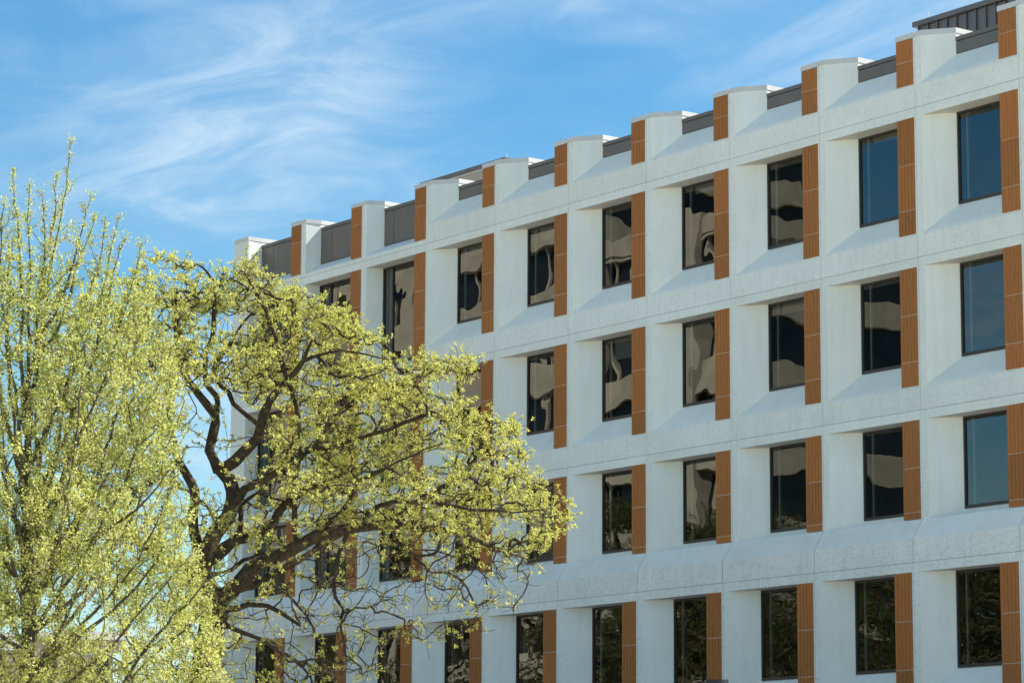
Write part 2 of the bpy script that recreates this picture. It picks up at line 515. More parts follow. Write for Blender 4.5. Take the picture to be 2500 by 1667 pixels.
# storeys: (name, y offset, bottom joint, top joint, head, sill, slope foot, flat sill)
STOREYS = [
    dict(y=0.0, zb=ZA - H, zt=ZA, zh=ZA - 0.24, zs=17.97, zf=17.315, flat=False, wide_ok=True, gaps=(19.147, 17.953)),
    dict(y=0.0, zb=ZA - 2 * H, zt=ZA - H, zh=16.46, zs=14.08, zf=13.417, flat=False, wide_ok=True, gaps=(15.246, 14.054)),
    dict(y=0.0, zb=10.045, zt=ZA - 2 * H, zh=12.56, zs=10.255, zf=10.06, flat=True, wide_ok=True, gaps=(11.355, 10.236)),
    dict(y=LOW_Y, zb=5.04, zt=8.938, zh=8.70, zs=6.31, zf=5.65, flat=False, wide_ok=False, gaps=(7.49, 6.29)),
]


def frame_mesh(xs, zs, zh, wide):
    mb = MB()
    y0, y1 = D - 0.035, D + 0.05
    xr = XR - 0.02
    b = 0.048
    mb.box(xs + 0.004, xs + b, y0, y1, zs + 0.004, zh - 0.004, 'frame')
    mb.box(xr - b, xr, y0, y1, zs + 0.004, zh - 0.004, 'frame')
    mb.box(xs + b, xr - b, y0 + 0.002, y1, zs + 0.004, zs + 0.065, 'frame')
    mb.box(xs + b, xr - b, y0 + 0.002, y1, zh - 0.055, zh - 0.004, 'frame')
    # inner bead, a step back
    mb.box(xs + b, xs + b + 0.018, y0 + 0.025, y1, zs + 0.065, zh - 0.055, 'frame')
    mb.box(xs + b + 0.018, xr - b, y0 + 0.025, y1, zs + 0.065, zs + 0.083, 'frame')
    if wide:
        mb.box(1.0, 1.035, y0 + 0.006, y1, zs + 0.083, zh - 0.055, 'frame')
    return mb.mesh("frame")


def pane_mesh(a, b, zs, zh):
    mb = MB()
    y = D + 0.012
    mb.face([(a, y, zs + 0.06), (b, y, zs + 0.06), (b, y, zh - 0.05), (a, y, zh - 0.05)], 'glass')
    return mb.mesh("pane")


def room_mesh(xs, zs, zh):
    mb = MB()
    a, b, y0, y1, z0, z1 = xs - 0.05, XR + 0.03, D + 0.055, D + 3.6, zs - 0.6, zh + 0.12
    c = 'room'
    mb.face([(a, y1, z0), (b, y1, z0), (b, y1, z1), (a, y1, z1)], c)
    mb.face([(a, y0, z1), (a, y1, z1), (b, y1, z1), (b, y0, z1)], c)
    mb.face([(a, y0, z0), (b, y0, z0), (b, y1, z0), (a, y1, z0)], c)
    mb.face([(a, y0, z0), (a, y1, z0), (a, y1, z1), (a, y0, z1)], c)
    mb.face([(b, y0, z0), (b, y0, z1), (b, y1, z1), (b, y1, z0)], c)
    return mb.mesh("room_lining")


def tile_mesh(h):
    """one fluted terracotta tile, height h, its foot at z = 0"""
    mb = MB()
    n, gw, gd = 5, 0.016, 0.014
    yf, yb = -0.006, 0.016
    w = (SX1 - SX0)
    rib = (w - gw * (n - 1)) / n
    prof = []
    x = SX0
    for i in range(n):
        prof += [(x, yf), (x + rib, yf)]
        x += rib
        if i < n - 1:
            prof += [(x + 0.002, yf + gd), (x + gw - 0.002, yf + gd)]
            x += gw
    for i in range(len(prof) - 1):
        a, b = prof[i], prof[i + 1]
        mb.face([(a[0], a[1], 0), (b[0], b[1], 0), (b[0], b[1], h), (a[0], a[1], h)], 'terra')
    for xx in (SX0, SX1):
        pts = [(xx, yf, 0), (xx, yf, h), (xx, yb, h), (xx, yb, 0)]
        mb.face(pts if xx == SX0 else pts[::-1], 'terra')
    mb.face([(a, b, h) for a, b in prof] + [(SX1, yb, h), (SX0, yb, h)], 'terra')
    mb.face([(a, b, 0) for a, b in reversed(prof)] + [(SX0, yb, 0), (SX1, yb, 0)], 'terra')
    return mb.mesh("cladding_tile")


tile_cache = {}


def cladding(loc, z0, z1, gaps, depth):
    """a strip: backing box and its fluted tiles"""
    key = ('b', round(z1 - z0, 3), depth)
    if key not in tile_cache:
        mb = MB()
        mb.box(SX0 + 0.006, SX1 - 0.004, 0.006, depth, 0.003, z1 - z0 - 0.003, 'backing')
        tile_cache[key] = mb.mesh("cladding_strip")
    st = obj("cladding_strip", tile_cache[key], building, (loc[0], loc[1], z0))
    cuts = [z0] + sorted(gaps) + [z1]
    for a, b in zip(cuts[:-1], cuts[1:]):
        h = round(b - a - 0.018, 3)
        if h not in tile_cache:
            tile_cache[h] = tile_mesh(h)
        obj("cladding_tile", tile_cache[h], st, (0, random.uniform(-0.0015, 0.0015), a - z0 + 0.009))


BLINDS = {(0, 0): 0.55, (1, 0): 1.0, (2, 0): 1.0, (2, 1): 1.0, (2, 4): 1.0, (2, 3): 0.55, (0, 3): 0.12, (1, 5): 0.25, (0, 6): 0.1, (0, 8): 0.07, (1, 7): 0.12, (0, 4): 0.16, (2, 6): 0.1}
cache = {}
for si, S in enumerate(STOREYS):
    for j in range(NB):
        wide = S['wide_ok'] and j in WIDE
        xs = xs_of(j) if wide else 0.96
        zs, zf = S['zs'], S['zf']
        if wide and not S['flat']:
            zs, zf = zs - 0.80, zf - 0.47
        k = (si, j if wide else -1)
        if k not in cache:
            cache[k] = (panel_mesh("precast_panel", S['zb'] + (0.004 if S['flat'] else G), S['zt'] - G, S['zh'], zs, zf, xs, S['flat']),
                        frame_mesh(xs, zs, S['zh'], wide), room_mesh(xs, zs, S['zh']),
                        [pane_mesh(xs + 0.04, XR - 0.04, zs, S['zh'])] if not wide else
                        [pane_mesh(xs + 0.04, 1.018, zs, S['zh']), pane_mesh(1.018, XR - 0.04, zs, S['zh'])])
        pm, fm, rm, panes = cache[k]
        loc = (j * W, S['y'], 0)
        obj("precast_panel", pm, building, loc)
        win = bpy.data.objects.new("window", None)
        COL.objects.link(win)
        win.parent = building
        win.location = loc
        obj("frame", fm, win)
        for p in panes:
            po = obj("pane", p, win)
            # panes sit a hair out of true, which is what bends their reflections
            po.rotation_euler = (0, 0, 0)
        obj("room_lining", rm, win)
        f = BLINDS.get((si, j))
        if f:
            mb = MB()
            zz = S['zh'] - (S['zh'] - zs) * f
            mb.box(xs + 0.42, XR - 0.03, D + 0.12, D + 0.128, zz, S['zh'] + 0.05, 'blind')
            mb.box(xs + 0.42, XR - 0.03, D + 0.112, D + 0.136, zz - 0.03, zz, 'blind')
            obj("blind", mb, win)
        # pale curtain rail post just inside the left jamb, and a ceiling lamp
        mb = MB()
        mb.box(xs + 0.20, xs + 0.26, D + 0.10, D + 0.16, zs - 0.2, S['zh'] - 0.02, 'white')
        obj("blind_guide", mb, win)
        if (j * 7 + si * 3) % 4 != 1 and not f:
            mb = MB()
            lx = 1.9 + 0.35 * math.sin(j * 2.1 + si)
            mb.box(lx, lx + 0.22, D + 0.9, D + 1.12, S['zh'] - 0.62, S['zh'] - 0.40, 'white')
            mb.box(lx + 0.10, lx + 0.12, D + 1.0, D + 1.02, S['zh'] - 0.40, S['zh'] + 0.12, 'white')
            obj("ceiling_lamp", mb, win)
        cladding(loc, zf + (0.003 if not S['flat'] else 0.0), S['zh'] - 0.002, S['gaps'], D)

# ledge between the third and the lowest storey, and the plinth
lm = MB()
x0, x1 = 0.011, W - 0.011
za, zb_, zc = 8.938 + G, 9.53, 10.049
lm.face([(x0, LOW_Y, za), (x1, LOW_Y, za), (x1, LOW_Y, zb_), (x0, LOW_Y, zb_)], 'rough')
lm.face([(x0, LOW_Y, zb_), (x1, LOW_Y, zb_), (x1, 0, zc), (x0, 0, zc)], 'smooth')
lm.face([(x0, LOW_Y, za), (x0, LOW_Y, zb_), (x0, 0, zc), (x0, 0.03, zc), (x0, 0.03, za)], 'rough')
lm.face([(x1, LOW_Y, za), (x1, 0.03, za), (x1, 0.03, zc), (x1, 0, zc), (x1, LOW_Y, zb_)], 'rough')
lm.face([(x0, LOW_Y, za), (x0, 0.03, za), (x1, 0.03, za), (x1, LOW_Y, za)], 'rough')
ledge_me = lm.mesh("ledge_panel")
for j in range(NB):
    obj("ledge_panel", ledge_me, building, (j * W, 0, 0))
mb = MB()
mb.box(-0.7, NB * W, LOW_Y + 0.01, 1.0, 3.0, 5.04 - G, 'rough')
obj("plinth", mb, building)

# parapet storey
ZP0, ZCAP0, ZCAP1 = ZA, 22.45, 22.585
cache = {}
for j in range(NB):
    wide = j in WIDE
    xs = xs_of(j)
    ck = j if wide else -1
    zs, zf = (21.08, 20.755) if wide else (21.88, 21.22)
    if ck not in cache:
        mb = MB()
        r, s = 'rough', 'smooth'
        a, b = G, W - G
        zb0 = ZP0 + G
        mb.face([(a, 0, zb0), (XA, 0, zb0), (XA, 0, ZCAP0), (a, 0, ZCAP0)], r)
        mb.face([(XR, 0, zb0), (b, 0, zb0), (b, 0, ZCAP0), (XR, 0, ZCAP0)], r)
        mb.face([(XA, 0, zb0), (XR, 0, zb0), (XR, 0, zf - 0.07), (XA, 0, zf - 0.07)], r)
        mb.face([(XA, 0, zf), (xs, D, zs), (xs, D, ZCAP0), (XA, 0, ZCAP0)], s)
        rounded_sill(mb, xs, zs, zf)
        mb.face([(xs, D, zs), (xs, 1.3, zs), (xs, 1.3, ZCAP0), (xs, D, ZCAP0)], s)
        e = 0.03
        mb.face([(a, 0, zb0), (a, 0, ZCAP0), (a, e, ZCAP0), (a, e, zb0)], r)
        mb.face([(b, 0, zb0), (b, e, zb0), (b, e, ZCAP0), (b, 0, ZCAP0)], r)
        mb.face([(a, 0, zb0), (a, e, zb0), (b, e, zb0), (b, 0, zb0)], r)
        pan = mb.mesh("parapet_panel")
        # solid behind the merlon, inset so that no faces coincide
        mb = MB()
        mb.prism([(-0.66, 0.6), (-0.05, 0.05), (XA - 0.03, 0.05), (xs - 0.04, D + 0.01), (xs - 0.02, 1.3), (-0.66, 1.3)], 20.7, ZCAP0 - 0.004, 'smooth')
        core = mb.mesh("merlon_core")
        mb = MB()
        mb.prism([(G, -0.016), (XA + 0.006, -0.016), (xs + 0.014, D - 0.012), (xs + 0.014, 1.32), (G, 1.32)], ZCAP0, ZCAP1, 'coping')
        cop = mb.mesh("coping")
        mb = MB()
        if wide:
            mb.box(xs + 0.003, 0.994, D - 0.008, 0.74, zs + 0.018, 22.205, 'darkpanel')
            p1 = mb.mesh("metal_panel")
            mb = MB()
            mb.box(1.018, SX0 + 0.02, D - 0.008, 0.74, zs + 0.018, 22.205, 'darkpanel')
            pl = [p1, mb.mesh("metal_panel")]
        else:
            mb.box(xs + 0.003, SX0 + 0.02, D - 0.008, 0.74, zs + 0.018, 22.205, 'darkpanel')
            pl = [mb.mesh("metal_panel")]
        mb = MB()
        mb.box(xs + 0.003, SX0 + 0.02, D - 0.022, 0.80, 22.228, 22.335, 'darkpanel')
        mc = mb.mesh("metal_coping")
        mb = MB()
        mb.box(xs + 0.006, SX0 + 0.02, D + 0.012, 0.70, zs - 0.2, 22.30, 'black')
        bk = mb.mesh("panel_backing")
        cache[ck] = (pan, core, cop, pl, mc, bk)
    pan, core, cop, pl, mc, bk = cache[ck]
    loc = (j * W, 0, 0)
    obj("parapet_panel", pan, building, loc)
    obj("merlon_core", core, building, loc)
    obj("coping", cop, building, loc)
    for p in pl:
        obj("metal_panel", p, building, loc)
    obj("metal_coping", mc, building, loc)
    obj("panel_backing", bk, building, loc)
    cladding(loc, zf + 0.003, ZCAP0 - 0.004, (21.862,), 1.06)
mb = MB()
mb.box(SX0 - W - 0.018, -G, -0.016, 1.32, ZCAP0, ZCAP1, 'coping')
cop_a = mb.mesh("coping")
for j in range(NB):
    obj("coping", cop_a, building, (j * W, 0, 0))

# left corner pier, storey by storey
for (y, z0, z1) in ((0, ZA + G, ZCAP0), (0, ZA - H + G, ZA - G), (0, ZA - 2 * H + G, ZA - H - G), (0, 10.045, ZA - 2 * H - G), (LOW_Y, 5.04, 8.938 - G), (LOW_Y, 8.938 + G, 10.04)):
    mb = MB()
    mb.box(-0.70, -G, y, y + 1.3, z0, z1, 'rough')
    obj("corner_panel", mb, building)

# joint sealant set back behind the panel edges
mb = MB()
for j in range(NB + 1):
    mb.box(j * W - 0.02, j * W + 0.02, 0.009, 0.028, 10.0, ZCAP0, 'sealant')
    mb.box(j * W - 0.02, j * W + 0.02, LOW_Y + 0.009, LOW_Y + 0.028, 5.04, 9.52, 'sealant')
    b0 = len(mb.v)
    xx0, xx1 = j * W - 0.02, j * W + 0.02
    mb.face([(xx0, LOW_Y + 0.03, 9.515), (xx1, LOW_Y + 0.03, 9.515), (xx1, 0.012, 10.012), (xx0, 0.012, 10.012)], 'sealant_dark')
for z in (ZA, ZA - H, ZA - 2 * H):
    mb.box(-0.69, NB * W, 0.011, 0.029, z - 0.02, z + 0.02, 'sealant')
mb.box(-0.69, NB * W, LOW_Y + 0.011, LOW_Y + 0.029, 8.918, 8.958, 'sealant')
obj("joint_sealant", mb, building)

# body: end walls, back, roof deck
mb = MB()
mb.box(-0.68, 0.0, 1.3, 21.0, 3.0, 22.3, 'rough')
obj("end_wall", mb, building)
mb = MB()
mb.box(NB * W - 0.1, NB * W + 0.3, 0.4, 21.0, 3.0, 22.3, 'rough')
obj("end_wall", mb, building)
mb = MB()
mb.box(-0.68, NB * W, 21.0, 21.4, 3.0, 22.3, 'rough')
obj("back_wall", mb, building)
mb = MB()
mb.box(-0.3, NB * W, 0.70, 21.0, 21.35, 21.6, 'roof')
obj("roof_deck", mb, building)
mb = MB()
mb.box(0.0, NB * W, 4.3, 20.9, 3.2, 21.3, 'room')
obj("inner_core", mb, building)


def pix_on_y(px, py, Y):
    d = CR * ((px - IMG_W / 2) / F_PX) - CU * ((py - IMG_H / 2) / F_PX) + CF
    t = (Y - CAM.y) / d.y
    return CAM + d * t


# dark standing seam penthouse
PY = 5.2
c0 = pix_on_y(2231, 56, PY)
px0, ptop = c0.x, c0.z
ph = MB()
ph.box(px0 + 0.10, px0 + 16, PY + 0.06, PY + 9, 21.55, ptop - 0.16, 'seam')
pent = obj("penthouse", ph, building)
tb = MB()
tb.box(px0 - 0.02, px0 + 16.1, PY - 0.05, PY + 9.1, ptop - 0.145, ptop, 'seam')
obj("eave_trim", tb, pent)
sm = MB()
sm.box(-0.014, 0.014, PY, PY + 0.07, 21.6, ptop - 0.15, 'seam')
seam_me = sm.mesh("seam")
for i in range(40):
    obj("seam", seam_me, pent, (px0 + 0.16 + i * 0.375, 0, 0))
# tan penthouse
PY2 = 4.6
c1 = pix_on_y(550 + 0.2979 * 2293, 350 + 0.2979 * 114, PY2)
tp = MB()
L2 = c1.x - pix_on_y(550 + 0.2979 * 1615, 350 + 0.2979 * 320, PY2).x
for i in range(3):
    a = c1.x - L2 + i * L2 / 3
    tp2 = MB()
    tp2.box(a + 0.008, a + L2 / 3 - 0.008, PY2 + 0.05, PY2 + 0.12, 21.6, c1.z - 0.20, 'tan')
    if i == 0:
        body = MB()
        body.box(c1.x - L2, c1.x, PY2 + 0.09, PY2 + 7, 21.5, c1.z - 0.2, 'darkpanel')
        pent2 = obj("penthouse", body, building)
        pent2["label"] = "tan metal clad rooftop penthouse with dark fascia"
    obj("wall_panel", tp2, pent2)
fa = MB()
fa.box(c1.x - L2 - 0.1, c1.x + 0.02, PY2 - 0.03, PY2 + 7.1, c1.z - 0.155, c1.z, 'darkpanel')
obj("fascia", fa, pent2)
fa = MB()
fa.box(c1.x - L2 - 0.1, c1.x + 0.02, PY2 - 0.01, PY2 + 0.2, c1.z - 0.20, c1.z - 0.16, 'coping')
obj("fascia_trim", fa, pent2)


def rod(px, py0, py1, Y):
    a, b = pix_on_y(px, py0, Y), pix_on_y(px, py1, Y)
    mbr = MB()
    n = 6
    r = 0.012
    poly = [(b.x + r * math.cos(i * 2 * math.pi / n), b.y + r * math.sin(i * 2 * math.pi / n)) for i in range(n)]
    mbr.prism(poly, b.z - 0.1, a.z, 'white')
    obj("lightning_rod", mbr, building)


rod(2267, 29, 46, PY + 0.6)
rod(1237.5, 375, 388, PY2 + 0.4)


# ------------------------------------------------------------------ trees
class Frame:
    """upright plane through a tree's foot that faces the photographer; px() gives metres in it"""

    def __init__(self, px_foot, dist):
        self.dist = dist
        d = CR * ((px_foot - IMG_W / 2) / F_PX) + CF
        h = Vector((d.x, d.y, 0)).normalized()
        self.h = h
        self.r = Vector((h.y, -h.x, 0))
        self.foot = CAM + h * dist
        self.foot.z = ground_z(self.foot.x, self.foot.y)

    def px(self, x, y, w=0.0):
        d = CR * ((x - IMG_W / 2) / F_PX) - CU * ((y - IMG_H / 2) / F_PX) + CF
        t = (self.dist + w) / d.dot(self.h)
        return np.array(CAM + d * t - self.foot)


def poly_inside(poly, x, y):
    c = np.zeros(len(x), bool)
    n = len(poly)
    for i in range(n):
        x0, y0 = poly[i]
        x1, y1 = poly[(i + 1) % n]
        cond = ((y0 > y) != (y1 > y)) & (x < (x1 - x0) * (y - y0) / ((y1 - y0) + 1e-9) + x0)
        c ^= cond
    return c


def poly_dist(poly, x, y):
    best = np.full(len(x), 1e9)
    n = len(poly)
    for i in range(n):
        a = np.array(poly[i], float)
        b = np.array(poly[(i + 1) % n], float)
        ab = b - a
        t = np.clip(((x - a[0]) * ab[0] + (y - a[1]) * ab[1]) / (ab @ ab + 1e-9), 0, 1)
        best = np.minimum(best, np.hypot(x - a[0] - t * ab[0], y - a[1] - t * ab[1]))
    return best


def resample(pts, step):
    pts = np.asarray(pts, float)
    # Catmull-Rom through the traced points
    P = np.vstack([2 * pts[0] - pts[1], pts, 2 * pts[-1] - pts[-2]])
    out = []
    for i in range(1, len(P) - 2):
        n = max(1, int(np.linalg.norm(P[i + 1] - P[i]) / step))
        for k in range(n):
            t = k / n
            out.append(0.5 * (2 * P[i] + (P[i + 1] - P[i - 1]) * t + (2 * P[i - 1] - 5 * P[i] + 4 * P[i + 1] - P[i + 2]) * t * t
                              + (-P[i - 1] + 3 * P[i] - 3 * P[i + 1] + P[i + 2]) * t ** 3))
    out.append(P[-2])
    return np.array(out)


class Skeleton:
    def __init__(self, cap=140000):
        self.p = np.zeros((cap, 3))
        self.d = np.zeros((cap, 3))
        self.par = np.full(cap, -1)
        self.rmin = np.zeros(cap)
        self.n = 0

    def add(self, p, par, r=0.0):
        i = self.n
        self.p[i] = p
        self.par[i] = par
        self.rmin[i] = r
        if par >= 0:
            v = p - self.p[par]
            self.d[i] = v / (np.linalg.norm(v) + 1e-9)
        else:
            self.d[i] = (0, 0, 1)
        self.n += 1
        return i

    def limb(self, pts, r0, r1, step=0.22, jit=0.015, power=1.0):
        q = resample(pts, step)
        q[1:] += rng.normal(0, jit, (len(q) - 1, 3))
        if self.n == 0:
            par = -1
            s = 0
        else:
            par = int(np.argmin(np.linalg.norm(self.p[:self.n] - q[0], axis=1)))
            s = 1
        for i in range(s, len(q)):
            t = i / max(1, len(q) - 1)
            par = self.add(q[i], par, r1 + (r0 - r1) * (1 - t) ** power)
        return par

    def reach(self, a, step=0.17, jit=0.022, turn=0.6, up=0.0, droop=0.0):
        n = self.n
        v = a - self.p[:n]
        L = np.linalg.norm(v, axis=1) + 1e-6
        cos = (v * self.d[:n]).sum(1) / L
        cost = L * (1 + turn * (1 - cos))
        if up:
            cost = cost * (1 + up * np.clip(1 - v[:, 2] / L, 0, 2))
        k = int(np.argmin(cost))
        L = L[k]
        m = max(2, int(L / step))
        p0 = self.p[k].copy()
        d0 = self.d[k]
        vv = (a - p0) / L
        c = p0 + (0.55 * d0 + 0.6 * vv) * L * 0.45
        c[2] += up * 0.0 - droop * L
        par = k
        ph = rng.normal(0, 1, 3)
        for i in range(1, m + 1):
            t = i / m
            q = (1 - t) ** 2 * p0 + 2 * (1 - t) * t * c + t * t * a
            if i < m:
                q = q + rng.normal(0, jit, 3) + 0.5 * jit * np.sin(t * 7 + ph)
            par = self.add(q, par)
        return par

    def radii(self, rt, p):
        n = self.n
        acc = np.zeros(n)
        r = np.zeros(n)
        tip = np.ones(n, bool)
        tip[self.par[1:n]] = False
        order = np.arange(n - 1, -1, -1)
        self.load = np.zeros(n)
        for i in order:
            ri = max(rt, acc[i] ** (1 / p) if acc[i] > 0 else rt)
            ri = max(ri, self.rmin[i])
            r[i] = ri
            self.load[i] = ri
            j = self.par[i]
            if j >= 0:
                acc[j] += ri ** p
        # no child thicker than its parent
        for i in range(1, n):
            r[i] = min(r[i], r[self.par[i]] * 1.02)
        self.r = r
        self.tip = tip
        return r

    def chains(self):
        n = self.n
        best = np.full(n, -1)
        for i in range(1, n):
            j = self.par[i]
            if best[j] < 0 or self.r[i] > self.r[best[j]]:
                best[j] = i
        heads = [0] + [i for i in range(1, n) if best[self.par[i]] != i]
        for h in heads:
            c = [h]
            if h:
                c = [int(self.par[h]), h]
            k = h
            while best[k] >= 0:
                k = int(best[k])
                c.append(k)
            yield c

    def tubes(self, rmax, rmin=0.0):
        V, Fq, base = [], [], 0
        for c in self.chains():
            p = self.p[c]
            r = self.r[c].copy()
            if c[0] != 0 and len(c) > 1:
                r[0] = min(r[0], r[1] * 1.15)
            if r[1 if len(c) > 1 else 0] >= rmax or r[1 if len(c) > 1 else 0] < rmin:
                continue
            big = r.max()
            ns = 12 if big > 0.09 else (8 if big > 0.035 else (5 if big > 0.014 else 3))
            t = np.gradient(p, axis=0) if len(p) > 2 else np.repeat((p[-1] - p[0])[None], len(p), 0)
            t /= np.linalg.norm(t, axis=1, keepdims=True) + 1e-9
            ref = np.array([0.31, 0.87, 0.38])
            a = np.cross(t, ref)
            a /= np.linalg.norm(a, axis=1, keepdims=True) + 1e-9
            b = np.cross(t, a)
            ang = np.arange(ns) * 2 * np.pi / ns
            rr = r[:, None] * (1 + (0.10 * rng.normal(0, 1, (len(p), ns)) if big > 0.05 else 0))
            ring = p[:, None, :] + rr[..., None] * (np.cos(ang)[None, :, None] * a[:, None, :] + np.sin(ang)[None, :, None] * b[:, None, :])
            V.append(ring.reshape(-1, 3))
            m = len(p)
            i = np.arange(m - 1)[:, None] * ns
            k = np.arange(ns)[None, :]
            k2 = (k + 1) % ns
            Fq.append((base + np.stack([i + k, i + k2, i + ns + k2, i + ns + k], -1)).reshape(-1, 4))
            base += m * ns
        return np.vstack(V), np.vstack(Fq)


def quad_mesh(name, V, Fq, mat, smooth=False):
    me = bpy.data.meshes.new(name)
    me.vertices.add(len(V))
    me.vertices.foreach_set('co', np.ascontiguousarray(V, np.float32).ravel())
    nf = len(Fq)
    me.loops.add(nf * 4)
    me.loops.foreach_set('vertex_index', np.ascontiguousarray(Fq, np.int32).ravel())
    me.polygons.add(nf)
    me.polygons.foreach_set('loop_start', np.arange(nf, dtype=np.int32) * 4)
    me.polygons.foreach_set('use_smooth', np.full(nf, smooth, bool))
    me.materials.append(mat)
    me.update(calc_edges=True)
    return me


def leaves(centres, dirs, length, width, fold=0.35):
    """kite shaped folded leaves; dirs unit vectors"""
    n = len(centres)
    up = rng.normal(0, 1, (n, 3))
    side = np.cross(dirs, up)
    side /= np.linalg.norm(side, axis=1, keepdims=True) + 1e-9
    nrm = np.cross(side, dirs)
    L = length[:, None]
    Wd = width[:, None]
    a = centres
    b = centres + dirs * L * 0.45 + side * Wd * 0.5 + nrm * Wd * fold * 0.5
    c = centres + dirs * L
    d = centres + dirs * L * 0.45 - side * Wd * 0.5 + nrm * Wd * fold * 0.5
    V = np.stack([a, b, c, d], 1).reshape(-1, 3)
    Fq = np.arange(n * 4).reshape(-1, 4)
    return V, Fq


def sample_regions(regions, n, fr, depth, scale_m, noise_scale, noise_cut, flat=1.0, jitw=0.0):
    """points in the crown: regions = [(polygon, weight)]; depth grows with the distance from the outline"""
    out = []
    xs = np.array([p[0] for r, _ in regions for p in r])
    ys = np.array([p[1] for r, _ in regions for p in r])
    outline = regions[0][0]
    while len(out) < n:
        k = 6000
        x = rng.uniform(xs.min(), xs.max(), k)
        y = rng.uniform(ys.min(), ys.max(), k)
        wgt = np.zeros(k)
        for poly, w in regions[1:]:
            wgt = np.where(poly_inside(poly, x, y), w, wgt)
        keep = (rng.random(k) < wgt) & poly_inside(outline, x, y)
        x, y = x[keep], y[keep]
        de = poly_dist(outline, x, y) * scale_m
        half = np.minimum(depth, 0.35 + 1.5 * np.sqrt(de))
        w = rng.uniform(-1, 1, len(x)) * half
        for xi, yi, wi in zip(x, y, w):
            p = fr.px(xi, yi, wi)
            v = mnoise.noise(Vector((p[0] * noise_scale, p[1] * noise_scale, p[2] * noise_scale * flat)))
            if v > noise_cut:
                out.append((p, xi, yi))
                if len(out) >= n:
                    break
    return out


# ---- the spreading tree in front of the facade
fl = Frame(505, 60.0)
LS = Skeleton()
P = fl.px
foot = np.array([0.0, 0.0, -0.3])


def trace(pts, w0, w1):
    n = len(pts)
    return [P(x, y, w0 + (w1 - w0) * (i / max(1, n - 1)) ** 1.2) for i, (x, y) in enumerate(pts)]


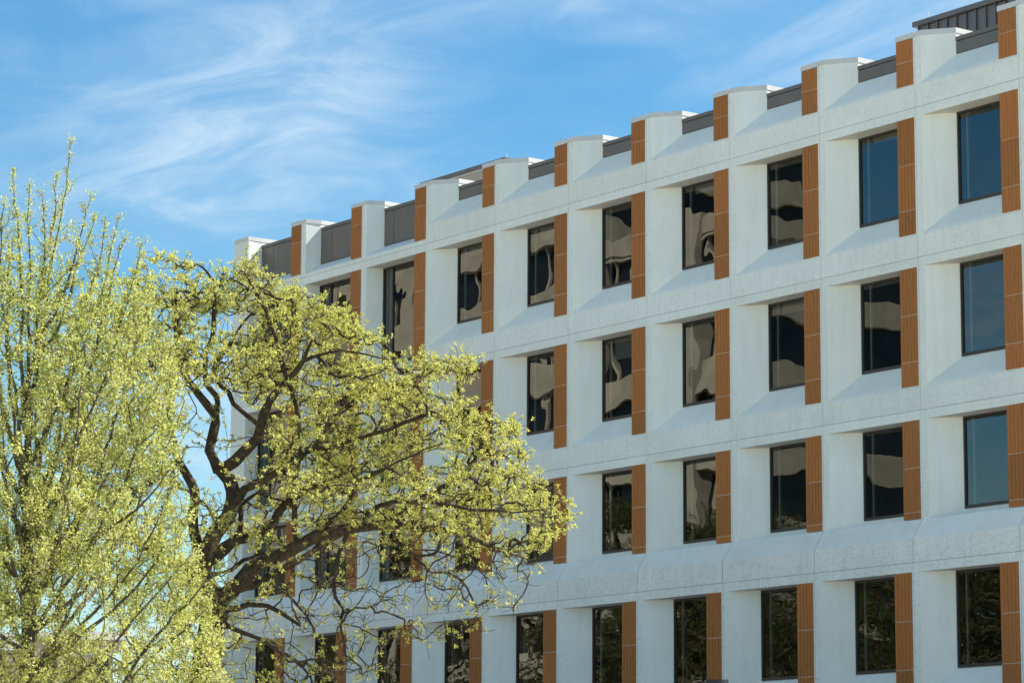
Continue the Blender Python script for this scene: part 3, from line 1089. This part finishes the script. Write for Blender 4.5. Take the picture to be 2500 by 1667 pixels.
tr = trace([(497, 1700), (500, 1640), (505, 1590), (515, 1540), (524, 1500), (528, 1465)], 0, 0)
base_top = tr[0]
LS.limb([foot, foot * 0.5 + base_top * 0.5 + np.array([0.05, 0, 0])] + tr, 0.30, 0.24)
LIMBS = [
    ([(528, 1465), (548, 1450), (567, 1444), (608, 1393), (662, 1364), (698, 1343), (727, 1331), (772, 1310), (850, 1290), (950, 1281), (1040, 1285), (1120, 1302), (1200, 1335)], 0, -1.2, 0.175, 0.04),
    ([(520, 1480), (503, 1440), (488, 1400), (500, 1375), (529, 1354), (573, 1322), (631, 1303), (668, 1275), (688, 1242), (712, 1220), (760, 1190), (830, 1160), (920, 1120)], 0, 0.8, 0.16, 0.03),
    ([(494, 1390), (505, 1345), (529, 1300), (557, 1262), (570, 1223), (570, 1198), (557, 1172), (538, 1150), (522, 1126), (509, 1099), (516, 1064), (524, 1032), (520, 1008), (490, 967), (462, 932), (440, 880), (430, 800), (432, 740)], 0.1, 1.0, 0.16, 0.03),
    ([(522, 1027), (532, 985), (528, 962), (503, 938), (505, 880), (520, 800), (525, 720)], 0.5, -0.4, 0.06, 0.02),
    ([(538, 1153), (573, 1126), (605, 1099), (627, 1073), (639, 1041), (645, 1005), (662, 976), (700, 930), (740, 880), (760, 830)], 0.3, -1.6, 0.125, 0.03),
    ([(639, 1041), (621, 1030), (592, 1005), (570, 986), (560, 957), (541, 941), (520, 900), (560, 840), (600, 780)], -0.4, 0.9, 0.055, 0.02),
    ([(570, 1215), (580, 1218), (599, 1195), (627, 1179), (656, 1163), (688, 1143), (712, 1126), (760, 1100), (820, 1088), (876, 1068), (953, 1045), (1040, 1010)], 0.2, -1.0, 0.10, 0.025),
    ([(573, 1322), (586, 1297), (588, 1236), (605, 1217), (631, 1204), (656, 1215), (690, 1222)], 0.4, 1.2, 0.06, 0.02),
    ([(528, 1480), (560, 1490), (576, 1484), (608, 1474), (653, 1480), (683, 1492), (712, 1511), (733, 1523)], -0.1, -0.9, 0.075, 0.03),
    ([(662, 1362), (677, 1385), (692, 1414), (704, 1450), (725, 1477), (751, 1504), (763, 1528), (769, 1551), (784, 1569), (799, 1596)], -0.4, -1.4, 0.042, 0.01),
    ([(850, 1292), (838, 1330), (820, 1380), (814, 1426), (820, 1456), (838, 1486), (829, 1522), (835, 1557), (847, 1596), (876, 1623), (888, 1650)], -0.7, -1.5, 0.045, 0.012),
    ([(500, 1400), (530, 1398), (567, 1390), (596, 1370), (626, 1355), (668, 1346), (700, 1330)], 0.1, 0.6, 0.055, 0.02),
    ([(522, 1510), (555, 1530), (585, 1540), (626, 1554), (647, 1563), (680, 1587), (716, 1605), (760, 1650)], 0.0, 0.7, 0.06, 0.02),
    ([(494, 1395), (480, 1330), (471, 1255), (478, 1223), (476, 1196), (450, 1150), (436, 1127), (430, 1100), (412, 1050), (420, 980), (432, 890), (436, 804), (434, 770), (425, 700)], 0.3, 2.0, 0.115, 0.025),
    ([(490, 1420), (430, 1380), (360, 1340), (300, 1290), (230, 1230), (170, 1130)], 0.2, 1.4, 0.13, 0.03),
    ([(436, 804), (455, 780), (480, 740), (470, 690)], 1.4, 1.0, 0.035, 0.012),
    ([(720, 1331), (716, 1300), (719, 1250), (721, 1207), (724, 1150), (735, 1090), (733, 1046), (729, 1014), (715, 960), (690, 900), (672, 830), (650, 760), (636, 735), (612, 690), (598, 660)], -0.4, -0.9, 0.06, 0.012),
    ([(950, 1281), (1000, 1240), (1060, 1200), (1110, 1170), (1150, 1140), (1180, 1080)], -0.9, 0.4, 0.05, 0.012),
    ([(870, 1288), (900, 1250), (960, 1225), (1050, 1225), (1150, 1240), (1250, 1250), (1330, 1245)], -0.8, -2.2, 0.05, 0.012),
    ([(760, 1100), (800, 1040), (850, 990), (920, 950), (1000, 920), (1080, 905)], -0.2, 1.2, 0.045, 0.012),
    ([(740, 880), (800, 860), (870, 860), (950, 880)], -1.4, -2.2, 0.035, 0.012),
    ([(772, 1310), (830, 1250), (880, 1180), (930, 1150), (1010, 1110), (1080, 1080)], -0.6, -2.4, 0.05, 0.012),
    ([(567, 1444), (640, 1420), (720, 1370), (820, 1310), (920, 1270), (1010, 1255)], 0.0, 2.6, 0.09, 0.02),
    ([(712, 1220), (800, 1130), (880, 1060), (960, 1000)], 0.6, 2.6, 0.05, 0.012),
]
for pts, w0, w1, r0, r1 in LIMBS:
    LS.limb(trace(pts, w0, w1), r0, r1)
OUT_L = [(350, 640), (395, 612), (430, 625), (470, 650), (515, 612), (560, 665), (600, 615), (645, 672), (720, 692), (780, 748), (830, 752), (900, 815), (960, 835),
         (1000, 860), (1060, 825), (1110, 850), (1165, 880), (1150, 930), (1120, 975), (1190, 1015), (1270, 1040), (1265, 1085), (1295, 1120), (1330, 1185), (1395, 1215), (1405, 1270),
         (1330, 1330), (1345, 1390), (1290, 1420), (1280, 1500), (1180, 1545), (1060, 1570), (940, 1560), (920, 1660), (820, 1760), (420, 1760), (260, 1500), (60, 1300), (90, 900), (240, 720)]
REG_L = [
    (OUT_L, 0),
    (OUT_L, 0.35),
    ([(350, 640), (395, 612), (430, 625), (470, 650), (515, 612), (560, 665), (600, 615), (645, 672), (720, 692), (780, 748), (830, 752), (900, 815), (1060, 825), (1165, 880), (1120, 975), (1270, 1040),
      (1295, 1120), (1395, 1215), (1405, 1270), (1330, 1330), (1270, 1370), (1150, 1330), (1000, 1290), (850, 1280), (760, 1235), (680, 1160), (630, 1000), (560, 950), (480, 915), (400, 930), (320, 900), (290, 760)], 1.0),
    ([(440, 965), (560, 965), (640, 1005), (665, 1090), (640, 1150), (590, 1210), (540, 1240), (460, 1120)], 0.03),
    ([(700, 1300), (850, 1295), (1000, 1300), (1270, 1375), (1345, 1390), (1290, 1420), (1280, 1500), (1180, 1545), (1060, 1570), (940, 1560), (860, 1600), (760, 1560), (700, 1440)], 0.34),
    ([(540, 1380), (700, 1350), (720, 1480), (560, 1500)], 0.10),
]
att = sample_regions(REG_L, 6700, fl, 3.2, 60 / F_PX, 0.75, -0.06, flat=3.0)
ap = np.array([a[0] for a in att])
limb_n = LS.n
dmin = np.array([np.min(np.linalg.norm(LS.p[:limb_n] - a, axis=1)) for a in ap])
tips_l = []
for i in np.argsort(dmin):
    hang = att[i][2] > 1300 and att[i][1] > 700
    k = LS.reach(ap[i], step=0.15, jit=(0.012 if hang else 0.022), turn=0.5, droop=(-0.10 if hang else -0.03))
    tips_l.append((k, hang))
# short side twigs give the crown its fine tangle
n0 = LS.n
side = []
for i in range(limb_n, n0):
    if rng.random() < 0.42:
        side.append(i)
for i in side:
    v = rng.normal(0, 1, 3) + LS.d[i] * 0.8 + np.array([0, 0, 0.35])
    v /= np.linalg.norm(v)
    L = rng.uniform(0.14, 0.36)
    k = LS.add(LS.p[i] + v * L * 0.5 + rng.normal(0, 0.02, 3), i)
    v2 = v + rng.normal(0, 0.35, 3) + np.array([0, 0, 0.2])
    v2 /= np.linalg.norm(v2)
    k = LS.add(LS.p[k] + v2 * L * 0.5, k)
LS.radii(0.0060, 2.75)
Vt, Ft = LS.tubes(1e9, 0.0)
# leaf tufts
n = LS.n
thin = np.where((LS.r[:n] < 0.0115) & (np.arange(n) >= limb_n))[0]
yy = LS.p[thin]
prob = np.full(len(thin), 0.55)
prob[LS.tip[thin]] = 1.0
# few leaves on the hanging lower twigs
low_z = P(900, 1330)[2]
u_right = (yy @ np.array(fl.r))
lowm = (yy[:, 2] < low_z) & (u_right > 1.6)
prob = np.where(lowm, prob * 0.30, prob)
thin = thin[rng.random(len(thin)) < prob]
per = 20
cen = np.repeat(LS.p[thin], per, 0) + rng.normal(0, 0.022, (len(thin) * per, 3))
dirs = rng.normal(0, 1, (len(cen), 3)) + np.array([0, 0, 0.55]) + np.repeat(LS.d[thin], per, 0) * 0.4
dirs /= np.linalg.norm(dirs, axis=1, keepdims=True)
ln = 0.020 + 0.046 * rng.random(len(cen)) ** 1.4
Vl, Fl = leaves(cen, dirs, ln, ln * rng.uniform(0.38, 0.6, len(cen)))
locust_wood = quad_mesh("trunk", Vt, Ft, M['bark'], True)
locust_leaf = quad_mesh("crown", Vl, Fl, M['leaf_locust'])


def tree(name, label, loc, rotz, scale, wood, leaf, group=None):
    t = thing(name, label, "tree", loc, rotz, group)
    t.scale = (scale, scale, scale)
    obj("trunk", wood, t)
    obj("crown", leaf, t, kind="stuff")
    return t


tree("spreading_tree", "spreading tree with dark twisting limbs and tufts of yellow-green leaves before the facade", fl.foot, 0, 1, locust_wood, locust_leaf)

# ---- the upright tree at the left
fu = Frame(78, 50.0)
US = Skeleton()
P = fu.px


def traceu(pts, w0, w1):
    n = len(pts)
    return [P(x, y, w0 + (w1 - w0) * (i / max(1, n - 1))) for i, (x, y) in enumerate(pts)]


trk = traceu([(74, 1800), (72, 1680), (70, 1550), (68, 1450), (66, 1300), (64, 1150), (74, 1000), (96, 850), (118, 700), (142, 560), (160, 460), (173, 352)], 0, 0.2)
US.limb([np.array([0, 0, -0.3]), np.array([0.0, 0.0, 0.6])] + trk, 0.17, 0.004, jit=0.012, power=1.9)
trunk_n = US.n
LEAD = [(2, 505, 60, 1180), (34, 432, 66, 1100), (68, 462, 66, 1020), (104, 478, 84, 930), (137, 432, 110, 760), (222, 482, 110, 800), (232, 542, 112, 860), (258, 548, 90, 960),
        (286, 540, 70, 1150), (300, 584, 68, 1250), (346, 600, 68, 1350), (372, 690, 72, 1500), (430, 830, 70, 1400), (452, 980, 72, 1560), (440, 1080, 74, 1620), (476, 1456, 160, 1690),
        (-50, 520, 62, 1200), (-110, 590, 66, 1260), (-190, 660, 68, 1330), (-270, 800, 68, 1450), (-340, 950, 70, 1520), (-400, 1150, 72, 1600), (-380, 1380, 74, 1690),
        (150, 640, 70, 1280), (200, 700, 70, 1330), (260, 760, 70, 1400), (320, 820, 70, 1480), (20, 640, 66, 1300), (-60, 720, 66, 1380), (360, 1000, 70, 1560), (420, 1190, 72, 1640),
        (480, 1340, 74, 1720), (510, 1480, 76, 1790), (-250, 1250, 74, 1700), (100, 800, 66, 1400), (200, 900, 70, 1550), (0, 950, 66, 1500), (300, 1100, 72, 1650), (540, 1600, 78, 1850)]
lead_nodes = []
for (tx, ty, sx, sy) in LEAD:
    w1 = rng.uniform(-2.3, 2.3) if ty > 600 else rng.uniform(-1.2, 1.2)
    s = P(sx, sy, 0)
    e = P(tx, ty, w1)
    v = e - s
    L = np.linalg.norm(v)
    # leave at an angle, then sweep upright
    horiz = np.array([v[0], v[1], 0])
    m1 = s + horiz * 0.42 + np.array([0, 0, v[2] * 0.30])
    m2 = s + horiz * 0.76 + np.array([0, 0, v[2] * 0.64])
    a = US.n
    US.limb([s, m1 + rng.normal(0, 0.05, 3), m2 + rng.normal(0, 0.05, 3), e], 0.022 + 0.004 * L, 0.005, jit=0.014)
    lead_nodes += list(range(a, US.n))
for pts, w0, w1 in (([(72, 1640), (161, 1584), (205, 1542), (247, 1515), (330, 1440), (400, 1330)], 0, -1.2), ([(76, 1790), (240, 1740), (312, 1647), (402, 1527), (476, 1456), (530, 1400)], 0, -1.6),
                    ([(68, 1420), (170, 1350), (256, 1295), (310, 1265), (360, 1218), (410, 1150)], 0, -1.4), ([(76, 1770), (130, 1650), (140, 1500), (165, 1330), (170, 1180)], 0, 1.0)):
    US.limb(traceu(pts, w0, w1), 0.05, 0.012)
OUT_U = [(-420, 1800), (-480, 1300), (-400, 1000), (-300, 780), (-180, 640), (-60, 560), (0, 560), (34, 500), (70, 540), (110, 560), (140, 480), (168, 430), (180, 520), (215, 560), (240, 640), (290, 640), (345, 660),
         (380, 740), (430, 850), (440, 960), (435, 1100), (470, 1200), (470, 1330), (490, 1420), (530, 1500), (560, 1580), (540, 1800)]
REG_U = [(OUT_U, 0), (OUT_U, 1.0),
         ([(-480, 560), (-60, 520), (0, 520), (34, 420), (300, 520), (380, 700), (330, 720), (0, 720), (-200, 760), (-400, 900)], 0.28),
         ([(120, 1440), (260, 1440), (420, 1380), (400, 1480), (300, 1560), (140, 1560)], 0.45),
         ([(420, 1000), (520, 1000), (520, 1320), (440, 1250)], 0.3)]
att = sample_regions(REG_U, 4600, fu, 2.4, 50 / F_PX, 1.5, -0.06, flat=0.35)
ap = np.array([a[0] for a in att])
limb_u = US.n
dmin = np.array([np.min(np.linalg.norm(US.p[:limb_u] - a, axis=1)) for a in ap])
for i in np.argsort(dmin):
    US.reach(ap[i], step=0.16, jit=0.012, turn=0.35, up=0.9)
n0 = US.n
for i in list(rng.choice(np.arange(limb_u, n0), int((n0 - limb_u) * 0.35), replace=False)) + [i for i in lead_nodes if rng.random() < 0.9] + [i for i in lead_nodes + list(range(trunk_n)) if US.p[i][2] > P(100, 760)[2]] * 2:
    v = rng.normal(0, 0.6, 3) + US.d[i] * 0.5 + np.array([0, 0, 0.9])
    v /= np.linalg.norm(v)
    L = rng.uniform(0.12, 0.34) * (0.75 if i < limb_u else 1)
    if US.p[i][2] > P(100, 700)[2]:
        L *= 0.55
    k = US.add(US.p[i] + v * L * 0.5 + rng.normal(0, 0.01, 3), i)
    US.add(US.p[k] + (v * 0.8 + np.array([0, 0, 0.3])) * L * 0.5, k)
US.radii(0.0042, 2.8)
Vt, Ft = US.tubes(1e9, 0.0)
n = US.n
r_ok = (US.r[:n] < 0.0115)
r_ok[[i for i in lead_nodes if US.p[i][2] > P(100, 1000)[2]]] = True
r_ok[[i for i in range(trunk_n) if US.p[i][2] > P(100, 760)[2]]] = True
thin = np.where(r_ok & (np.arange(n) > 40))[0]
thin = thin[(rng.random(len(thin)) < 0.9) | US.tip[thin]]
per = 15
cen = np.repeat(US.p[thin], per, 0) + rng.normal(0, 0.030, (len(thin) * per, 3)) + rng.uniform(-0.5, 0.5, (len(thin) * per, 1)) * 0.16 * np.repeat(US.d[thin], per, 0)
dirs = rng.normal(0, 1, (len(cen), 3)) + np.array([0, 0, -0.05]) + np.repeat(US.d[thin], per, 0) * 0.3
dirs /= np.linalg.norm(dirs, axis=1, keepdims=True)
ln = 0.022 + 0.046 * rng.random(len(cen)) ** 1.3
high = cen[:, 2] > P(100, 640)[2]
ln = np.where(high, ln * 0.75, ln)
Vl, Fl = leaves(cen, dirs, ln, ln * rng.uniform(0.5, 0.8, len(cen)))
up_wood = quad_mesh("trunk", Vt, Ft, M['bark2'], True)
up_leaf = quad_mesh("crown", Vl, Fl, M['leaf_up'])
tree("upright_tree", "tall upright tree with ascending shoots and small fresh green leaves at the left edge", fu.foot, 0, 1, up_wood, up_leaf)

# trees across the lawn: the photograph shows them mirrored in the lower windows
far_leaf = locust_leaf.copy()
far_leaf.materials.clear()
far_leaf.materials.append(M['leaf_far'])
far_spots = [(8, -27, 1.12, 0.6), (-1, -22, 1.15, 2.2), (-11, -24, 1.3, 4.0), (14, -33, 1.15, 5.2), (-22, -21, 1.2, 1.2), (3, -31, 1.2, 3.1)]
far_names = ["dark leafy tree across the lawn mirrored in the lowest right hand windows", "bare limbed tree mirrored in the lowest windows beside the street lamp",
             "broad tree across the lawn mirrored left of the street lamp", "treetop mirrored low in the rightmost third storey window", "far tree mirrored in the lowest windows behind the spreading tree",
             "second row tree mirrored dimly in the lowest windows right of the street lamp"]
for (x, y, s, rz), lb in zip(far_spots, far_names):
    tree("mirrored_tree", lb, (x, y, ground_z(x, y)), rz, s, locust_wood, far_leaf, "trees mirrored in the windows")

# ------------------------------------------------------------------ the concrete building opposite, seen in the panes
opp = thing("concrete_building", "beige concrete block with long bands mirrored in the office windows", "building", (0, 0, 0))


def block(x0, x1, yf, depth, z0, ztop, parent):
    z = z0
    core = MB()
    core.box(x0 + 0.4, x1 - 0.4, yf - depth, yf - 0.5, 0.0, ztop - 0.4, 'dark_glass')
    obj("glazing", core, parent)
    while z < ztop:
        b = MB()
        b.box(x0, x1, yf - depth, yf, z, min(z + 1.55, ztop), 'beige_conc')
        obj("spandrel_band", b, parent)
        z += 3.9
    b = MB()
    b.box(x0 - 0.1, x1 + 0.1, yf - depth, yf + 0.1, ztop - 1.0, ztop + 0.02, 'beige_conc')
    obj("roof_band", b, parent)
    x = x0
    while x < x1 - 0.5:
        c = MB()
        c.box(x, x + 1.3, yf - 0.6, yf + 0.35, 0.0, ztop + 0.3, 'beige_conc')
        obj("column", c, parent)
        x += 8.4
    mm = MB()
    mm.box(-0.09, 0.09, yf - 0.5, yf - 0.22, 0.0, ztop - 0.6, 'beige_conc')
    mme = mm.mesh("mullion")
    x = x0 + 2.1
    while x < x1 - 0.5:
        obj("mullion", mme, parent, (x, 0, 0))
        x += 2.1


block(-95, -38, -42, 18, 3.0, 43.0, opp)
block(-38, -26, -43, 14, 1.5, 34.0, opp)

# ------------------------------------------------------------------ low far buildings behind the trees
def far_house(name, label, px0, px1, py_top, dist, depth, wall, roof, ridge):
    fr = Frame((px0 + px1) / 2, dist)
    a, b = fr.px(px0, py_top), fr.px(px1, py_top)
    half = float(np.linalg.norm((b - a)[:2])) / 2
    t = thing(name, label, "building", fr.foot, math.atan2(fr.r.y, fr.r.x))
    zt = float(a[2])
    mbw = MB()
    mbw.box(-half, half, 0, depth, -1, zt, wall)
    wallo = obj("wall", mbw, t)
    mbr = MB()
    e = 0.8
    mbr.face([(-half - e, -e, zt), (half + e, -e, zt), (half + e, depth / 2, zt + ridge), (-half - e, depth / 2, zt + ridge)], roof)
    mbr.face([(half + e, depth + e, zt), (-half - e, depth + e, zt), (-half - e, depth / 2, zt + ridge), (half + e, depth / 2, zt + ridge)], roof)
    mbr.face([(half + e, -e, zt), (half + e, depth + e, zt), (half + e, depth / 2, zt + ridge)], roof)
    mbr.face([(-half - e, depth + e, zt), (-half - e, -e, zt), (-half - e, depth / 2, zt + ridge)], roof)
    mbr.face([(-half - e, -e, zt), (-half - e, depth + e, zt), (half + e, depth + e, zt), (half + e, -e, zt)], roof)
    obj("roof", mbr, t)
    nw = max(3, int(half * 2 / 4))
    for i in range(nw):
        mw = MB()
        cx = -half + (i + 0.5) * 2 * half / nw
        mw.box(cx - 0.7, cx + 0.7, -0.06, 0.05, zt - 3.4, zt - 1.4, 'dark_glass')
        obj("window", mw, t)
    return t


far_house("far_building", "low tan building with a dark roof behind the left tree trunk", -260, 75, 1583, 190, 14, 'tanwall', 'greyroof', 1.6)
far_house("far_building", "pale grey far building showing between the two trees", 105, 300, 1560, 240, 14, 'beige_conc', 'greyroof', 1.2)

# ------------------------------------------------------------------ street lamp whose head just enters at the bottom edge
LY = -13.0
lt = pix_on_y(1750, 1657.5, LY)
lamp = thing("street_lamp", "dark street lamp head just showing at the bottom edge before the windows", "lamp", (lt.x, lt.y, ground_z(lt.x, lt.y)))
zt = lt.z - lamp.location.z
mb = MB()
n = 24


def ringprism(mbx, r0, r1, z0, z1, mat):
    for i in range(n):
        a, b = 2 * math.pi * i / n, 2 * math.pi * (i + 1) / n
        mbx.face([(r0 * math.cos(a), r0 * math.sin(a), z0), (r0 * math.cos(b), r0 * math.sin(b), z0),
                  (r1 * math.cos(b), r1 * math.sin(b), z1), (r1 * math.cos(a), r1 * math.sin(a), z1)], mat)


ringprism(mb, 0.0, 0.235, zt - 0.002, zt - 0.012, 'black')
ringprism(mb, 0.235, 0.245, zt - 0.012, zt - 0.16, 'black')
ringprism(mb, 0.245, 0.05, zt - 0.16, zt - 0.20, 'black')
obj("lamp_head", mb, lamp)
mb = MB()
ringprism(mb, 0.075, 0.05, -0.2, zt - 0.18, 'black')
obj("pole", mb, lamp)
mb = MB()
ringprism(mb, 0.17, 0.14, -0.2, 0.12, 'black')
ringprism(mb, 0.14, 0.07, 0.12, 0.16, 'black')
obj("base", mb, lamp)
